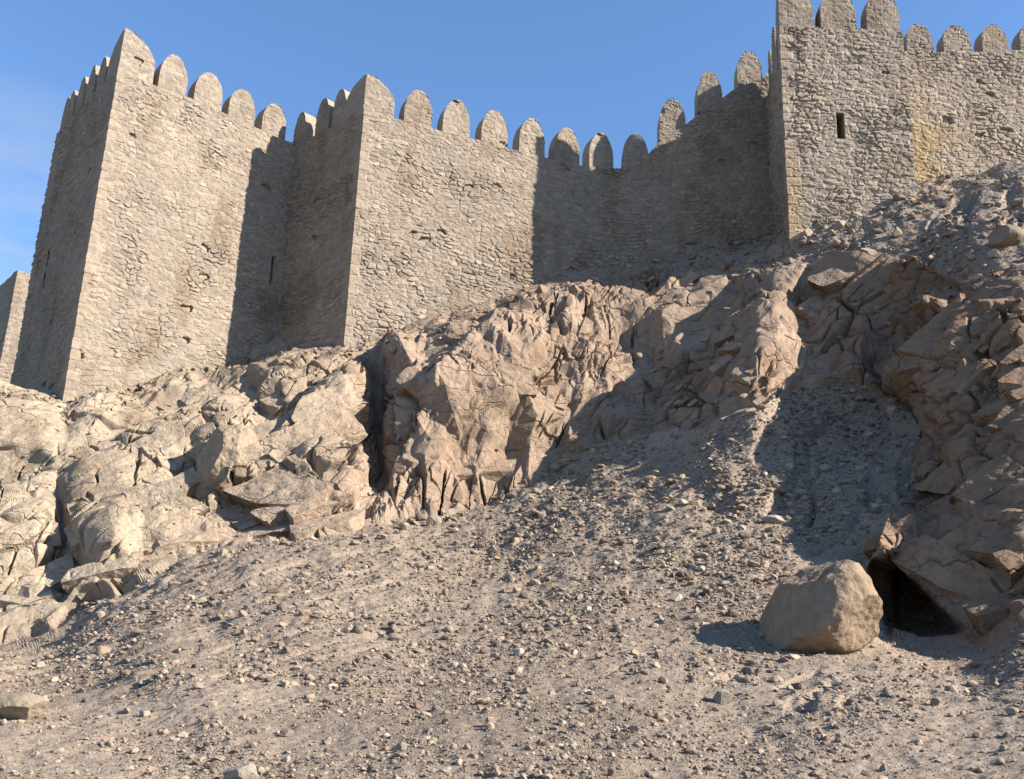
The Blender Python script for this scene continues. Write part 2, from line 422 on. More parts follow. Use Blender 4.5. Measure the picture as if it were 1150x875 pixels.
# --- right tower ------------------------------------------------------
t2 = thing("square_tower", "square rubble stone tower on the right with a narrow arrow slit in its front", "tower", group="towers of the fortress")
tb = (tA[:2] + np.array([.72, 4.9])); tbr = tB[:2] + np.array([1.3, 4.9])
N3 = nrm(tA, tB)
L3 = float(np.hypot(*(tB - tA)[:2])); L4 = float(np.hypot(*(tb - tA[:2])))
sa, sz0 = uz_on(940.5, 156, tA, N3); sb, sz1 = uz_on(949, 127, tA, N3)
tbv = np.array([tb[0], tb[1], 0])
sl2 = [(L4 + sa, L4 + sa + .22, sz0, sz1)]
och2 = lambda u, z: sstep(.45, .0, np.abs(u - L4 - .12)) * sstep(15.2, 13.0, z) * .8
bx = at_depth(884, 262, 25.0)[0] - tA[0]; bx2 = at_depth(1020, 215, 24.75)[0] - tB[0]
wall_body("tower_wall", [tbv, tA, tB, np.array([tbr[0], tbr[1], 0])], 10.2, flat(ZT2), [.03, .022, .3, .3], 3, tone=1.14, slits=sl2, rough=.95, ochre=och2, quoins=(L4,), parent=t2)  # tone brightens the stone colour to make up for the weak grazing sun
slit_box(t2, tA, tB, sa, sa + .22, sz0, sz1)
dt = (tB - tA)[:2] / L3; dl = (tb - tA[:2]) / L4
o = link("merlon", merlon_mesh(.98, 1.5, .5, 62, corner=(dt, dl)), M_wall, t2); o.location = (tA[0], tA[1], ZT2)
merlon_row(t2, tA, tB, [dist_on(943, 33, tA, N3), L3 - .49], ZT2, .98, 1.35, .5)
merlon_row(t2, tbv, tA, [L4 - 1.75, L4 - 2.9, L4 - 4.0], ZT2, .8, 1.2, .5)

# --- right-hand curtain ---------------------------------------------------
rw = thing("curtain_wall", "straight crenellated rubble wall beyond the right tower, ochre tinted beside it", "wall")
N5 = nrm(rA, rB); L5 = float(np.hypot(*(rB - rA)[:2]))
rA0 = rA - (rB - rA) / L5 * .4
och = lambda u, z: (sstep(1.9, .3, u + .45 * np.sin(z * 2.3) + .25 * np.sin(z * 5.1)) * sstep(18.3, 15.2, z) + .6 * sstep(15.5, 13.8, z) * sstep(3.6, 1.2, u)) * .9
ZRw = ZR
wall_body("wall", [rA0, rB, rB[:2] + np.array([0, 1.2]), rA0[:2] + np.array([0, 1.2])], 11.0, lambda u, seg: np.where(seg == 0, ZRw - .05 + (u - .4) * .10, ZRw - .3) + .02 * np.sin(u * 4), [.024, .3, .3, .3], 4, tone=1.16, rough=.95, ochre=och, parent=rw)  # tone lightens this stone as well, in place of stronger sunlight
merlon_row(rw, rA, rB, [dist_on(x, 57, rA, N5) + .15 for x in (1029, 1071, 1114, 1158, 1202, 1246)], lambda c: ZRw - .1 + c * .10, .86, 1.0, .5)

# --- tower far behind on the left ------------------------------------------
ft = thing("distant_tower", "narrow sunlit sliver of a distant tower behind the corner tower", "tower", group="towers of the fortress")
fa = at_depth(20, 304, 36.0); fb = fa + np.array([3.0, 2.6, 0])
wall_body("tower_wall", [fa, fb, fb[:2] + np.array([-2.6, 3.0]), fa[:2] + np.array([-2.6, 3.0])], 4.0, flat(float(fa[2])), [.06, .4, .4, .4], 5, dv=.06, parent=ft)
merlon_row(ft, fa, fb, [1.3, 2.5], float(fa[2]) - .05, .8, 1.1, .5)

# ------------------------------------------------------------------ hillside survey: bearing x -> (bearing y, distance)
S = {
 -320: [(490, 20), (560, 16), (650, 13.5), (740, 11.0), (800, 9.5), (875, 7.0), (1010, 4.6)],
 -100: [(452, 22), (520, 18.5), (600, 15.5), (660, 14), (722, 12.3), (800, 9.4), (875, 6.8), (1010, 4.5)],
 0: [(430, 22.6), (440, 21.6), (470, 20.3), (505, 19.0), (516, 19.4), (560, 17.9), (585, 16.2), (650, 14.7), (716, 13.2), (800, 9.2), (875, 6.6), (1010, 4.4)],
 40: [(436, 22.8), (446, 22.0), (480, 20.4), (505, 19.3), (530, 19.3), (568, 17.4), (590, 16.0), (650, 14.8), (711, 13.6), (740, 12.0)],
 75: [(446, 22.9), (460, 22.2), (490, 20.7), (540, 18.9), (580, 17.7), (620, 16.6), (645, 15.9), (700, 13.9)],
 92: [(575, 17.2), (600, 16.9), (640, 16.3), (664, 15.2)],
 105: [(430, 23.4), (490, 20.6), (540, 18.3), (575, 16.9), (610, 15.9), (650, 15.0), (668, 15.0)],
 135: [(418, 23.8), (470, 21.6), (540, 18.4), (580, 16.8), (625, 15.6), (645, 15.7), (660, 15.5)],
 160: [(405, 24.4), (450, 22.3), (500, 20.3), (540, 18.9), (590, 17.2), (640, 16.1), (680, 13.7)],
 200: [(392, 25.2), (440, 23), (470, 21.6), (520, 20), (580, 18.0), (625, 16.9)],
 222: [(490, 21.2), (520, 20.9), (550, 20.4)],
 252: [(384, 25.9), (430, 23.6), (470, 21.7), (486, 20.2), (520, 19.3), (555, 19.1), (575, 19.4), (605, 17.8)],
 285: [(382, 26.1), (420, 24.2), (460, 22.6), (500, 20.4), (540, 19.6), (575, 19.9), (606, 18.2)],
 303: [(382, 26.2), (410, 24.4), (470, 22.3), (540, 20.6), (590, 19.4), (607, 18.2), (680, 13.2), (740, 10.8), (800, 8.6), (875, 6.3), (1010, 4.3)],
 320: [(380, 26.0), (392, 24.8), (430, 22.6), (480, 21.0), (540, 19.5), (606, 18.3), (640, 15.5)],
 345: [(380, 25.4), (395, 24.1), (420, 22.8), (480, 20.8), (540, 19.2), (600, 18.4)],
 382: [(382, 24.3), (395, 23.5), (430, 22.2), (480, 20.9), (540, 19.6), (592, 18.8), (620, 16.9)],
 402: [(378, 24.5), (392, 24.0), (430, 23.3), (480, 22.2), (540, 20.5), (589, 19.2)],
 432: [(364, 24.7), (376, 24.4), (430, 24.0), (480, 23.1), (540, 21.8), (568, 20.6), (585, 19.3), (620, 16.7)],
 443: [(362, 24.8), (374, 22.9), (430, 21.4), (480, 21.0), (540, 20.5), (562, 20.2), (584, 19.8)],
 470: [(354, 25.1), (368, 23.2), (430, 21.0), (470, 20.8), (520, 20.8), (550, 20.6), (584, 20.0)],
 500: [(346, 25.4), (362, 23.3), (420, 21.2), (450, 21.0), (500, 21.1), (540, 20.9), (581, 20.2), (640, 16.2)],
 540: [(333, 25.9), (356, 23.6), (400, 21.8), (430, 21.2), (455, 21.2), (500, 21.3), (540, 21.1), (570, 20.6)],
 580: [(321, 26.5), (345, 24.2), (390, 22.2), (420, 21.7), (450, 21.4), (468, 21.6), (510, 21.5), (554, 20.9), (620, 16.8), (680, 12.9), (740, 10.2), (800, 8.1), (875, 6.0), (1010, 4.2)],
 620: [(308, 26.8), (334, 24.4), (380, 22.6), (420, 22.1), (450, 22.0), (490, 21.9), (532, 21.3)],
 660: [(298, 27.5), (326, 24.9), (370, 23.6), (410, 23.0), (450, 22.4), (507, 21.5), (560, 18.2)],
 700: [(292, 27.6), (316, 25.3), (360, 24.4), (400, 23.6), (450, 22.6), (497, 21.4), (620, 15.5)],
 740: [(290, 27.9), (316, 25.6), (360, 24.4), (400, 23.4), (440, 22.4), (484, 21.0), (560, 17.8), (680, 12.7), (740, 10.1), (800, 8.0), (875, 6.0), (1010, 4.2)],
 780: [(282, 27.9), (306, 25.6), (350, 23.8), (400, 22.0), (440, 21.0), (481, 19.8), (510, 18.4)],
 820: [(272, 27.9), (296, 25.3), (320, 23.6), (345, 21.8), (380, 20.7), (420, 19.9), (472, 18.7)],
 850: [(266, 28.0), (284, 25.4), (308, 23.4), (335, 20.9), (370, 19.8), (410, 19.1), (460, 18.2), (500, 17.5), (560, 16.5), (620, 14.9), (680, 12.6), (740, 10.4), (800, 8.2), (875, 6.0), (1010, 4.2)],
 870: [(258, 26.6), (278, 24.5), (303, 23.0), (335, 21.1), (370, 20.2), (410, 19.6), (446, 18.7)],
 886: [(255, 24.9), (266, 24.1)],
 905: [(249, 24.9), (261, 24.0), (282, 23.6), (300, 23), (340, 22.4), (380, 21.8), (430, 20.1), (500, 18.4)],
 950: [(234, 24.9), (246, 24.0), (272, 22.9), (290, 22.2), (320, 21.9), (370, 21.3), (430, 20.1), (470, 19.2), (560, 16.7), (620, 14.5)],
 1000: [(214, 24.9), (227, 24.0), (250, 22.9), (270, 22.1), (295, 21.4), (330, 21.1), (380, 20.6), (440, 19.6), (500, 18.1), (560, 15.9)],
 1018: [(206, 25.6), (218, 24.2)],
 1032: [(204, 25.4), (216, 24.3), (235, 23.1), (262, 21.9), (290, 21.0), (330, 20.3), (380, 19.9), (450, 19.0), (500, 18.0), (545, 16.2)],
 1046: [(390, 18.0), (405, 16.9), (440, 16.4), (500, 15.6), (560, 14.7), (590, 14.0)],
 1072: [(196, 25.4), (208, 24.3), (225, 22.9), (250, 21.6), (280, 20.5), (310, 19.8), (340, 19.2), (356, 17.3), (420, 16.2), (500, 15.2), (560, 14.2)],
 1100: [(190, 24.6), (202, 23.4), (220, 22.2), (245, 20.9), (275, 19.8), (310, 18.9), (338, 17.5), (420, 15.8), (500, 14.5), (528, 13.7), (600, 12.9), (660, 12.3), (714, 11.6), (732, 10.9), (790, 8.6), (875, 6.0), (1010, 4.2)],
 1150: [(180, 24.0), (191, 22.8), (210, 21.6), (240, 20.2), (270, 19.1), (310, 17.9), (325, 17.0), (420, 15), (520, 13.2), (600, 12), (690, 10.7), (720, 9.6), (790, 7.9), (875, 5.9), (1010, 4.2)],
 1300: [(152, 23.2), (164, 22.2), (190, 20.6), (230, 18.8), (280, 17.3), (400, 14.4), (520, 12.3), (600, 11.2), (690, 10), (790, 7.8), (875, 5.8), (1010, 4.2)],
 1480: [(110, 24.2), (124, 23.0), (160, 20.2), (230, 17.6), (400, 13.8), (520, 11.6), (600, 10.8), (690, 9.6), (790, 7.7), (875, 5.8), (1010, 4.2)],
}
CAVE = [(986, 616, 13.1), (1002, 620, 13.2), (1042, 660, 12.7), (1072, 690, 12.2), (1094, 719, 11.7), (1000, 724, 11.8), (1050, 727, 11.6), (982, 724, 11.5), (975, 640, 13.0),
        (994, 640, 15.0), (1004, 640, 15.2), (1006, 706, 14.5), (1034, 672, 15.0), (1060, 704, 14.0), (960, 700, 11.7), (980, 600, 13.8), (1010, 575, 14.6), (1060, 600, 13.2), (1040, 620, 13.2)]
FOOT = {-320: (740, 15.5), -100: (722, 16.4), 0: (716, 16.9), 40: (711, 17.1), 75: (700, 17.2), 92: (664, 17.5), 105: (668, 17.5), 135: (660, 17.6), 160: (640, 17.8), 200: (625, 17.9), 252: (605, 18.3), 285: (606, 18.5)}
for x, (yf, Yn) in FOOT.items():
    l = S[x]; Yt = l[0][1]; Yo = [Y for y, Y in l if y == yf][0]
    if x == 92: Yt = 24.0
    S[x] = [(y, Yt - (Yt - Y) * (Yt - Yn) / (Yt - Yo)) if y <= yf else (y, Y) for y, Y in l]
S[40][-1] = (745, 14.0); S[160][-1] = (690, 14.6)
pts = [(x, y, Y) for x, l in S.items() for y, Y in l] + CAVE
pts = np.array(pts, float)
P3 = at_depth(pts[:, 0], pts[:, 1], pts[:, 2])
inv = 1.0 / (P3 @ FWD)
vs, es, fs, ov, oe, of = delaunay_2d_cdt([Vector((a, b)) for a, b in pts[:, :2]], [], [], 0, 1e-4)
ov = [o[0] for o in ov]
X0, Y0, NX, NY = -320, 105, 1801, 906
REL = np.full((NY, NX), np.nan)
for f in fs:
    (ax, ay), (bx_, by), (cx, cy) = [vs[i] for i in f]
    wa, wb, wc = [inv[ov[i]] for i in f]
    x0, x1 = int(math.floor(min(ax, bx_, cx))), int(math.ceil(max(ax, bx_, cx))); y0, y1 = int(math.floor(min(ay, by, cy))), int(math.ceil(max(ay, by, cy)))
    gx, gy = np.meshgrid(np.arange(x0, x1 + 1), np.arange(y0, y1 + 1))
    den = (by - cy) * (ax - cx) + (cx - bx_) * (ay - cy)
    if abs(den) < 1e-6: continue
    l1 = ((by - cy) * (gx - cx) + (cx - bx_) * (gy - cy)) / den; l2 = ((cy - ay) * (gx - cx) + (ax - cx) * (gy - cy)) / den; l3 = 1 - l1 - l2
    ins = (l1 > -1e-4) & (l2 > -1e-4) & (l3 > -1e-4)
    ins &= (gx >= X0) & (gx < X0 + NX) & (gy >= Y0) & (gy < Y0 + NY)
    REL[gy[ins] - Y0, gx[ins] - X0] = (l1 * wa + l2 * wb + l3 * wc)[ins]
for k in range(NX):                                  # fill above/below by nearest value in the column
    colv = REL[:, k]; ok = ~np.isnan(colv)
    if ok.any(): REL[:, k] = np.interp(np.arange(NY), np.where(ok)[0], colv[ok])
def box(a, r, ax):
    k = 2 * r + 1; p = np.pad(a, [(r + 1, r) if i == ax else (0, 0) for i in (0, 1)], mode='edge'); c = np.cumsum(p, ax)
    return (np.take(c, np.arange(k, c.shape[ax]), ax) - np.take(c, np.arange(0, c.shape[ax] - k), ax)) / k
def blur(a, r): return box(box(box(box(a, r, 0), r, 1), r, 0), r, 1)
RELs = blur(REL, 3); RELl = blur(REL, 18); RELx = blur(REL, 45)

poly = np.array([(-340, 470), (0, 425), (60, 425), (78, 440), (110, 420), (160, 398), (245, 380), (330, 376), (385, 378), (440, 358), (500, 344), (560, 326), (590, 318), (640, 306), (700, 296), (740, 296), (790, 296), (830, 300), (880, 306), (940, 286), (1000, 288), (1040, 300), (1080, 318), (1150, 308), (1500, 260),
  (1500, 700), (1150, 692), (1096, 722), (1000, 724), (984, 620), (1030, 545), (1036, 470), (1012, 452), (960, 432), (900, 431), (870, 446), (840, 465), (800, 482), (760, 481), (700, 496), (640, 512), (600, 547), (560, 564), (490, 584), (440, 584), (380, 593), (320, 608), (250, 607), (190, 632), (130, 664), (92, 668), (60, 708), (0, 718), (-340, 745)], float)
gy, gx = np.mgrid[Y0:Y0 + NY, X0:X0 + NX]
ins = np.zeros(gx.shape, bool)
for i in range(len(poly)):
    (xa, ya), (xb, yb) = poly[i], poly[(i + 1) % len(poly)]
    if ya == yb: continue
    cnd = ((ya > gy) != (yb > gy)) & (gx < (xb - xa) * (gy - ya) / (yb - ya) + xa)
    ins ^= cnd
# ledges of bedrock that break through the scree
def blob(x, y, rx, ry, rot=0):
    c, s_ = math.cos(rot), math.sin(rot); dx, dy = gx - x, gy - y
    return np.exp(-(((dx * c + dy * s_) / rx) ** 2 + ((-dx * s_ + dy * c) / ry) ** 2))
MASK = np.clip(blur(ins.astype(float), 3) , 0, 1)
gx = gy = None

def bil(A, x, y):
    x = np.clip(x - X0, 0, NX - 1.001); y = np.clip(y - Y0, 0, NY - 1.001)
    i = x.astype(int); j = y.astype(int); u = x - i; v = y - j
    return A[j, i] * (1 - u) * (1 - v) + A[j, i + 1] * u * (1 - v) + A[j + 1, i] * (1 - u) * v + A[j + 1, i + 1] * u * v

fine = 1.0
xs = np.concatenate([np.arange(-318, -24, 6.0), np.arange(-24, 1174, fine), np.arange(1174, 1478, 6.0)])
tx = np.array(sorted(S)); ty = np.array([S[k][0][0] for k in sorted(S)], float)
tops = {}
allx = np.array(sorted(S)); 
topx = [k for k in sorted(S) if k not in (92, 222, 1046)]; topy = [S[k][0][0] for k in topx]
yt = np.interp(xs, topx, topy) + .5
nr = int((905 - 200) / fine)
rows = np.concatenate([np.linspace(0, 1, nr), 1 + np.linspace(.02, 1, 14)])
PX = np.repeat(xs[:, None], len(rows), 1)
PY = np.where(rows[None] <= 1, yt[:, None] + (905 - yt[:, None]) * rows[None], 905 + (1005 - 905) * (rows[None] - 1))
nu, nv = PX.shape
def pos(R, x, y):
    w = bil(R, x, y); d = ray(x, y); return d / FOC / w[..., None]
WB = np.clip(blur(ins.astype(float), 9) * 2.2, 0, 1); WB = np.maximum(WB, sstep(520, 440, np.arange(Y0, Y0 + NY))[:, None])
BASE = pos(RELs * WB + blur(REL, 22) * (1 - WB), PX, PY)
SM = pos(RELl, PX, PY)
def normals(V):
    a = np.gradient(V, axis=0); b = np.gradient(V, axis=1); n = np.cross(b, a); n /= np.linalg.norm(n, axis=-1, keepdims=True) + 1e-12
    fl = (n * V).sum(-1) > 0; n[fl] *= -1
    return n
NRM = normals(SM); NRX = normals(pos(RELx, PX, PY))
W = bil(MASK, PX, PY)
B = BASE.reshape(-1, 3); Nf = NRM.reshape(-1, 3); Wf = W.ravel(); D = np.zeros(len(B), np.float32)
wn = np.clip(Wf + .25 * fbm(B * 1.6, 3, 5) * ((Wf > .02) & (Wf < .98)), 0, 1); wn = sstep(.3, .7, wn)

# fractured rock on the cliff: tilted plates with open joints, at four sizes
ci = np.where(wn > .01)[0]; q = B[ci]
def facets(q, sd, dirs, offa):
    """upper envelope of tilted planes, one per jittered cell: sharp chipped faces without vertical jumps"""
    f = np.floor(q).astype(np.int64); n = len(q); h = np.full(n, -9e9, np.float32); idv = np.zeros(n, np.float32)
    nd = len(dirs); dirs = np.asarray(dirs, np.float32)
    for dx in (-1, 0, 1):
        for dy in (-1, 0, 1):
            for dz in (-1, 0, 1):
                cx, cy, cz = f[:, 0] + dx, f[:, 1] + dy, f[:, 2] + dz
                r0 = _hash(cx, cy, cz, sd); r1 = _hash(cx, cy, cz, sd + 1); r2 = _hash(cx, cy, cz, sd + 2); r3 = _hash(cx, cy, cz, sd + 3)
                ex = (q[:, 0] - cx - r0).astype(np.float32); ey = (q[:, 1] - cy - r1).astype(np.float32); ez = (q[:, 2] - cz - r2).astype(np.float32)
                g = dirs[(r3 * 997 % 1.0 * nd).astype(int) % nd]
                t_ = (r2 - .5) * 1.0; ct, st = np.cos(t_), np.sin(t_); fx = ex * ct - ey * st; fy = ex * st + ey * ct
                d = np.maximum(np.maximum(np.abs(fx) - .10 * r1, np.abs(fy) - .12 * r0), np.abs(ez))
                v = (r3 - .5) * offa + (g[:, 0] + (r1 - .5) * .3) * ex + (g[:, 1] + (r2 - .5) * .3) * ey + (g[:, 2] + (r0 - .5) * .3) * ez - 2.3 * np.clip(d - .46, 0, None)
                a = v > h; h = np.where(a, v, h); idv = np.where(a, r3, idv)
    return h, idv

def bedrock(q, ang, sd, big=1.0, det=1.0):
    a = math.radians(ang)
    ax1 = np.array([math.cos(a), .15, math.sin(a)]); ax1 /= np.linalg.norm(ax1)
    ax2 = np.array([-math.sin(a), -.25, math.cos(a)]); ax2 -= ax1 * (ax1 @ ax2); ax2 /= np.linalg.norm(ax2)
    ax3 = np.cross(ax1, ax2)
    Q = np.stack([q @ ax1, q @ ax2, q @ ax3], 1)
    Q = Q + np.stack([vnoise(q * .9, 61), vnoise(q * .9, 62), vnoise(q * .9, 63)], 1) * .10 + np.stack([vnoise(q * 5.1, 64), vnoise(q * 5.1, 65), vnoise(q * 5.1, 66)], 1) * .014
    D1 = [(0, .75, 0), (.05, -.6, 0), (.6, .15, 0), (-.4, .2, 0), (0, .1, 0), (.1, .3, 0)]
    loc = .5 + .8 * sstep(-.3, .3, fbm(q * .40, 2, sd + 5))             # massive beds and shattered beds
    hh = np.zeros(len(q), np.float32); cid = np.zeros(len(q), np.float32)
    for k, ((lx, ly, lz), amp, oa) in enumerate((((2.6 * big, 1.3 * big, 2.1 * big), .62 * big, .7), ((1.1, .55, .9), .27 * det, .7), ((.48, .25, .4), .11 * det, .7))):
        h, idd = facets(Q / np.array([lx, ly, lz]) + 31.7 + k, sd + 20 * k, D1, oa)
        hh += amp * h * (1 if k == 0 else loc); cid += idd * (.5 ** k)
    for (lx, ly, lz), wd_, dp in (((2.2, .75, 1.5), .045, .30), ((.9, .33, .7), .05, .12)):
        a1, a2, _, _, _ = cells(Q / np.array([lx, ly, lz]) + 11.3, sd + 90, .1)
        on = sstep(-.15, .2, fbm(q * .8, 2, sd + 93))
        hh -= dp * sstep(wd_ * 1.5, 0, a2 - a1) * on
    hh += .03 * fbm(q * 1.5, 3, 71) + .010 * fbm(q * 9, 3, 72)
    return hh, cid
hh = np.zeros(len(ci), np.float32); cid = np.zeros(len(ci), np.float32)
pxc = PX.ravel()[ci]; wmid = sstep(395, 450, pxc) * sstep(720, 640, pxc)
a_ = wmid < .999; h_, c_ = bedrock(q[a_], 50, 201, 1.25, .64); hh[a_] += h_ * (1 - wmid[a_]); cid[a_] += c_ * (1 - wmid[a_])
wr = sstep(985, 1040, pxc)
r_ = wr > .001; h_, c_ = bedrock(q[r_], 22, 801, .62, 1.0); hh *= 1 - wr; hh[r_] += h_ * wr[r_]
b_ = wmid > .001; h_, c_ = bedrock(q[b_], 74, 601, .85, 1.1); hh[b_] += h_ * wmid[b_]; cid[b_] += c_ * wmid[b_]
pyc = PY.ravel()[ci]
hh *= .25 + .75 * sstep(2, 34, pyc - np.interp(pxc, topx, topy)); hh -= .12 * sstep(40, 8, pyc - np.interp(pxc, topx, topy))
hh *= 1 - .7 * np.exp(-((pxc - 1040) / 70) ** 4 - ((pyc - 668) / 75) ** 4)
D[ci] += hh * wn[ci]
# scree: rills running down the slope, humps, fine rubble
si = np.where(wn < .99)[0]; q = B[si]
hs = .0115 * q[:, 1] * fbm(q * np.array([.6, .30, .3]), 4, 81) + .0045 * q[:, 1] * fbm(q * np.array([2.4, 1.2, 1.2]), 3, 82) + .022 * fbm(q * 7, 3, 83)
a1, a2, h1, h2, idd = cells(q * 9.0, 301, .5)
hs += .012 * np.clip(1 - a1 * 1.3, 0, 1) * (.4 + 1.2 * idd)
al_ = q[:, 0] * -.55 + q[:, 1] * -.83; ac_ = q[:, 0] * .83 - q[:, 1] * .55
rl = fbm(np.stack([ac_ * 1.5 + .4 * vnoise(q * .7, 88), al_ * .28, al_ * 0], 1), 3, 87); hs -= (.005 + .008 * sstep(420, 640, PX.ravel()[si])) * np.minimum(q[:, 1], 11) * np.clip(1 - np.abs(rl) * 5, 0, 1) * sstep(-.1, .35, fbm(q * .35, 2, 89)) - .0
hs = hs - .02
D[si] += hs * (1 - wn[si])
Dg = D.reshape(nu, nv)
for _ in range(0):
    for ax in (0, 1):
        p_ = np.pad(Dg, [(1, 1) if k == ax else (0, 0) for k in (0, 1)], mode='edge'); n_ = Dg.shape[ax]
        Dg = .25 * np.take(p_, np.arange(0, n_), ax) + .5 * Dg + .25 * np.take(p_, np.arange(2, n_ + 2), ax)
D = Dg.ravel()
V = B + Nf * D[:, None]

# colours (albedo of the rock itself)
wall_noise = fbm(B * .35, 3, 91); wn2 = fbm(B * 1.7, 4, 92)
col = np.empty((len(B), 3), np.float32)
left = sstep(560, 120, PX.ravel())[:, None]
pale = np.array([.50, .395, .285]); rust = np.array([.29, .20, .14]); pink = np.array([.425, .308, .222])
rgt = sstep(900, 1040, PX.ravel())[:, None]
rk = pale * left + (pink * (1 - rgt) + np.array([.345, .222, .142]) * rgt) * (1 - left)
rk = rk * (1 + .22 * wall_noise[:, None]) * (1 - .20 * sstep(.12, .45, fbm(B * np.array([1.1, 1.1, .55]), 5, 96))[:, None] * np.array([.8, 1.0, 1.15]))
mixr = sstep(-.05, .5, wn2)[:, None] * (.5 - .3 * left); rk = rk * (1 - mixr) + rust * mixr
cidf = np.zeros(len(B), np.float32); cidf[ci] = cid - cid.mean(); rk = rk * (1 + .13 * cidf[:, None])
gr = np.array([.40, .312, .238]) * (1 + .16 * wall_noise[:, None] + .14 * wn2[:, None])
pth = (fbm(B * np.array([.5, .25, .5]), 3, 95)[:, None])
gr = gr * (1 + .10 * pth)
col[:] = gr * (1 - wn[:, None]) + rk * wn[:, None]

# skirt behind the crest so that the ground runs on under the walls
Vg = V.reshape(nu, nv, 3)
sk = Vg[:, 0].copy(); sk[:, 1] += 5; sk[:, 0] *= 1.2; sk[:, 2] -= .3
sk2 = sk.copy(); sk2[:, 1] += 40; sk2[:, 2] = -8
Vg = np.concatenate([sk2[:, None], sk[:, None], Vg], 1)
cg = col.reshape(nu, nv, 3); cg = np.concatenate([cg[:, :1], cg[:, :1], cg], 1)
wg = wn.reshape(nu, nv); wg = np.concatenate([wg[:, :1], wg[:, :1], wg], 1)
def rim(c, dx, dz): q_ = c.copy(); q_[:, 0] += dx; q_[:, 2] += dz; return q_
low = lambda c, dx: np.stack([c[:, 0] + dx, c[:, 1], np.full(len(c), -9.2)], 1)
Lc, Rc = Vg[0], Vg[-1]
Vg = np.concatenate([low(Lc, -30)[None], rim(Lc, -7, -.8)[None], Vg, rim(Rc, 9, -.3)[None], low(Rc, 45)[None]], 0)
cg = np.concatenate([cg[:1], cg[:1], cg, cg[-1:], cg[-1:]], 0); wg = np.concatenate([wg[:1], wg[:1], wg, wg[-1:], wg[-1:]], 0)
F = grid_faces(nu + 4, nv + 2)
fw = wg.ravel()[F].mean(1)
def sub(name, sel, mat, kind):
    f = F[sel]; used = np.unique(f); mp = np.zeros((nu + 4) * (nv + 2), np.int64); mp[used] = np.arange(len(used))
    o = link(name, mesh_np(name, Vg.reshape(-1, 3)[used], mp[f], cg.reshape(-1, 3)[used]), mat); tag(o, kind=kind); return o
o = sub("cliff", fw >= .5, M_rock, "structure"); tag(o, "pale fractured rock cliff below the fortress walls", "cliff")
o = sub("scree_slope", fw < .5, M_scree, "structure"); tag(o, "grey brown gravel slope covered in loose stones", "slope")

# ground under and behind the viewer, and the plain out to the horizon
gxs = np.linspace(-14, 14, 141); gys = np.linspace(-30, 5.6, 180)
A, Bb = np.meshgrid(gxs, gys, indexing='ij')
Zg = np.where(Bb > 0, -1.66 + .165 * Bb, -1.66 + .10 * Bb) + .0 * A
q = np.stack([A.ravel(), Bb.ravel(), Zg.ravel()], 1); Zg = Zg + (.1 * fbm(q * .4, 3, 81) + .03 * fbm(q * 2, 3, 82)).reshape(A.shape) - .1
gc = np.tile(np.array([.40, .312, .238]), (A.size, 1))
o = link("ground", mesh_np("ground", np.stack([A, Bb, Zg], -1).reshape(-1, 3), grid_faces(141, 180), gc), M_scree); tag(o, "gravel ground in the foreground", "ground", kind="structure")
r = np.concatenate([[0], np.geomspace(20, 3000, 24)]); th = np.linspace(0, 2 * math.pi, 73)[:-1]
V_ = np.stack([np.outer(r, np.cos(th)), np.outer(r, np.sin(th)), np.full((25, 72), -9.0)], -1)
Fp = grid_faces(72, 25, True)
o = link("plain", mesh_np("plain", V_.transpose(1, 0, 2).reshape(-1, 3), Fp, np.tile(np.array([.33, .27, .21]), (72 * 25, 1))), M_scree); tag(o, "bare desert plain", "plain", kind="structure")

# ------------------------------------------------------------------ stones
def ico(sub):
    t = (1 + 5 ** .5) / 2
    v = [(-1, t, 0), (1, t, 0), (-1, -t, 0), (1, -t, 0), (0, -1, t), (0, 1, t), (0, -1, -t), (0, 1, -t), (t, 0, -1), (t, 0, 1), (-t, 0, -1), (-t, 0, 1)]
    f = [(0, 11, 5), (0, 5, 1), (0, 1, 7), (0, 7, 10), (0, 10, 11), (1, 5, 9), (5, 11, 4), (11, 10, 2), (10, 7, 6), (7, 1, 8), (3, 9, 4), (3, 4, 2), (3, 2, 6), (3, 6, 8), (3, 8, 9), (4, 9, 5), (2, 4, 11), (6, 2, 10), (8, 6, 7), (9, 8, 1)]
    v = [np.array(a) / np.linalg.norm(a) for a in v]
    for _ in range(sub):
        cache = {}; nf = []
        def mid(a, b):
            k = (min(a, b), max(a, b))
            if k not in cache: w = v[a] + v[b]; v.append(w / np.linalg.norm(w)); cache[k] = len(v) - 1
            return cache[k]
        for a, b, c in f:
            ab, bc, ca = mid(a, b), mid(b, c), mid(c, a); nf += [(a, ab, ca), (b, bc, ab), (c, ca, bc), (ab, bc, ca)]
        f = nf
    return np.array(v), np.array(f)

def chip(v, r, ncut, lo=.55, hi=.9, squash=(1, .8, .6)):
    v = v * np.array(squash) * (1 + .1 * r.standard_normal(3))
    for _ in range(ncut):
        n = r.standard_normal(3); n /= np.linalg.norm(n)
        s = np.abs(v @ n).max() * r.uniform(lo, hi); d = v @ n - s; v = v - np.outer(np.clip(d, 0, None), n)
    return v

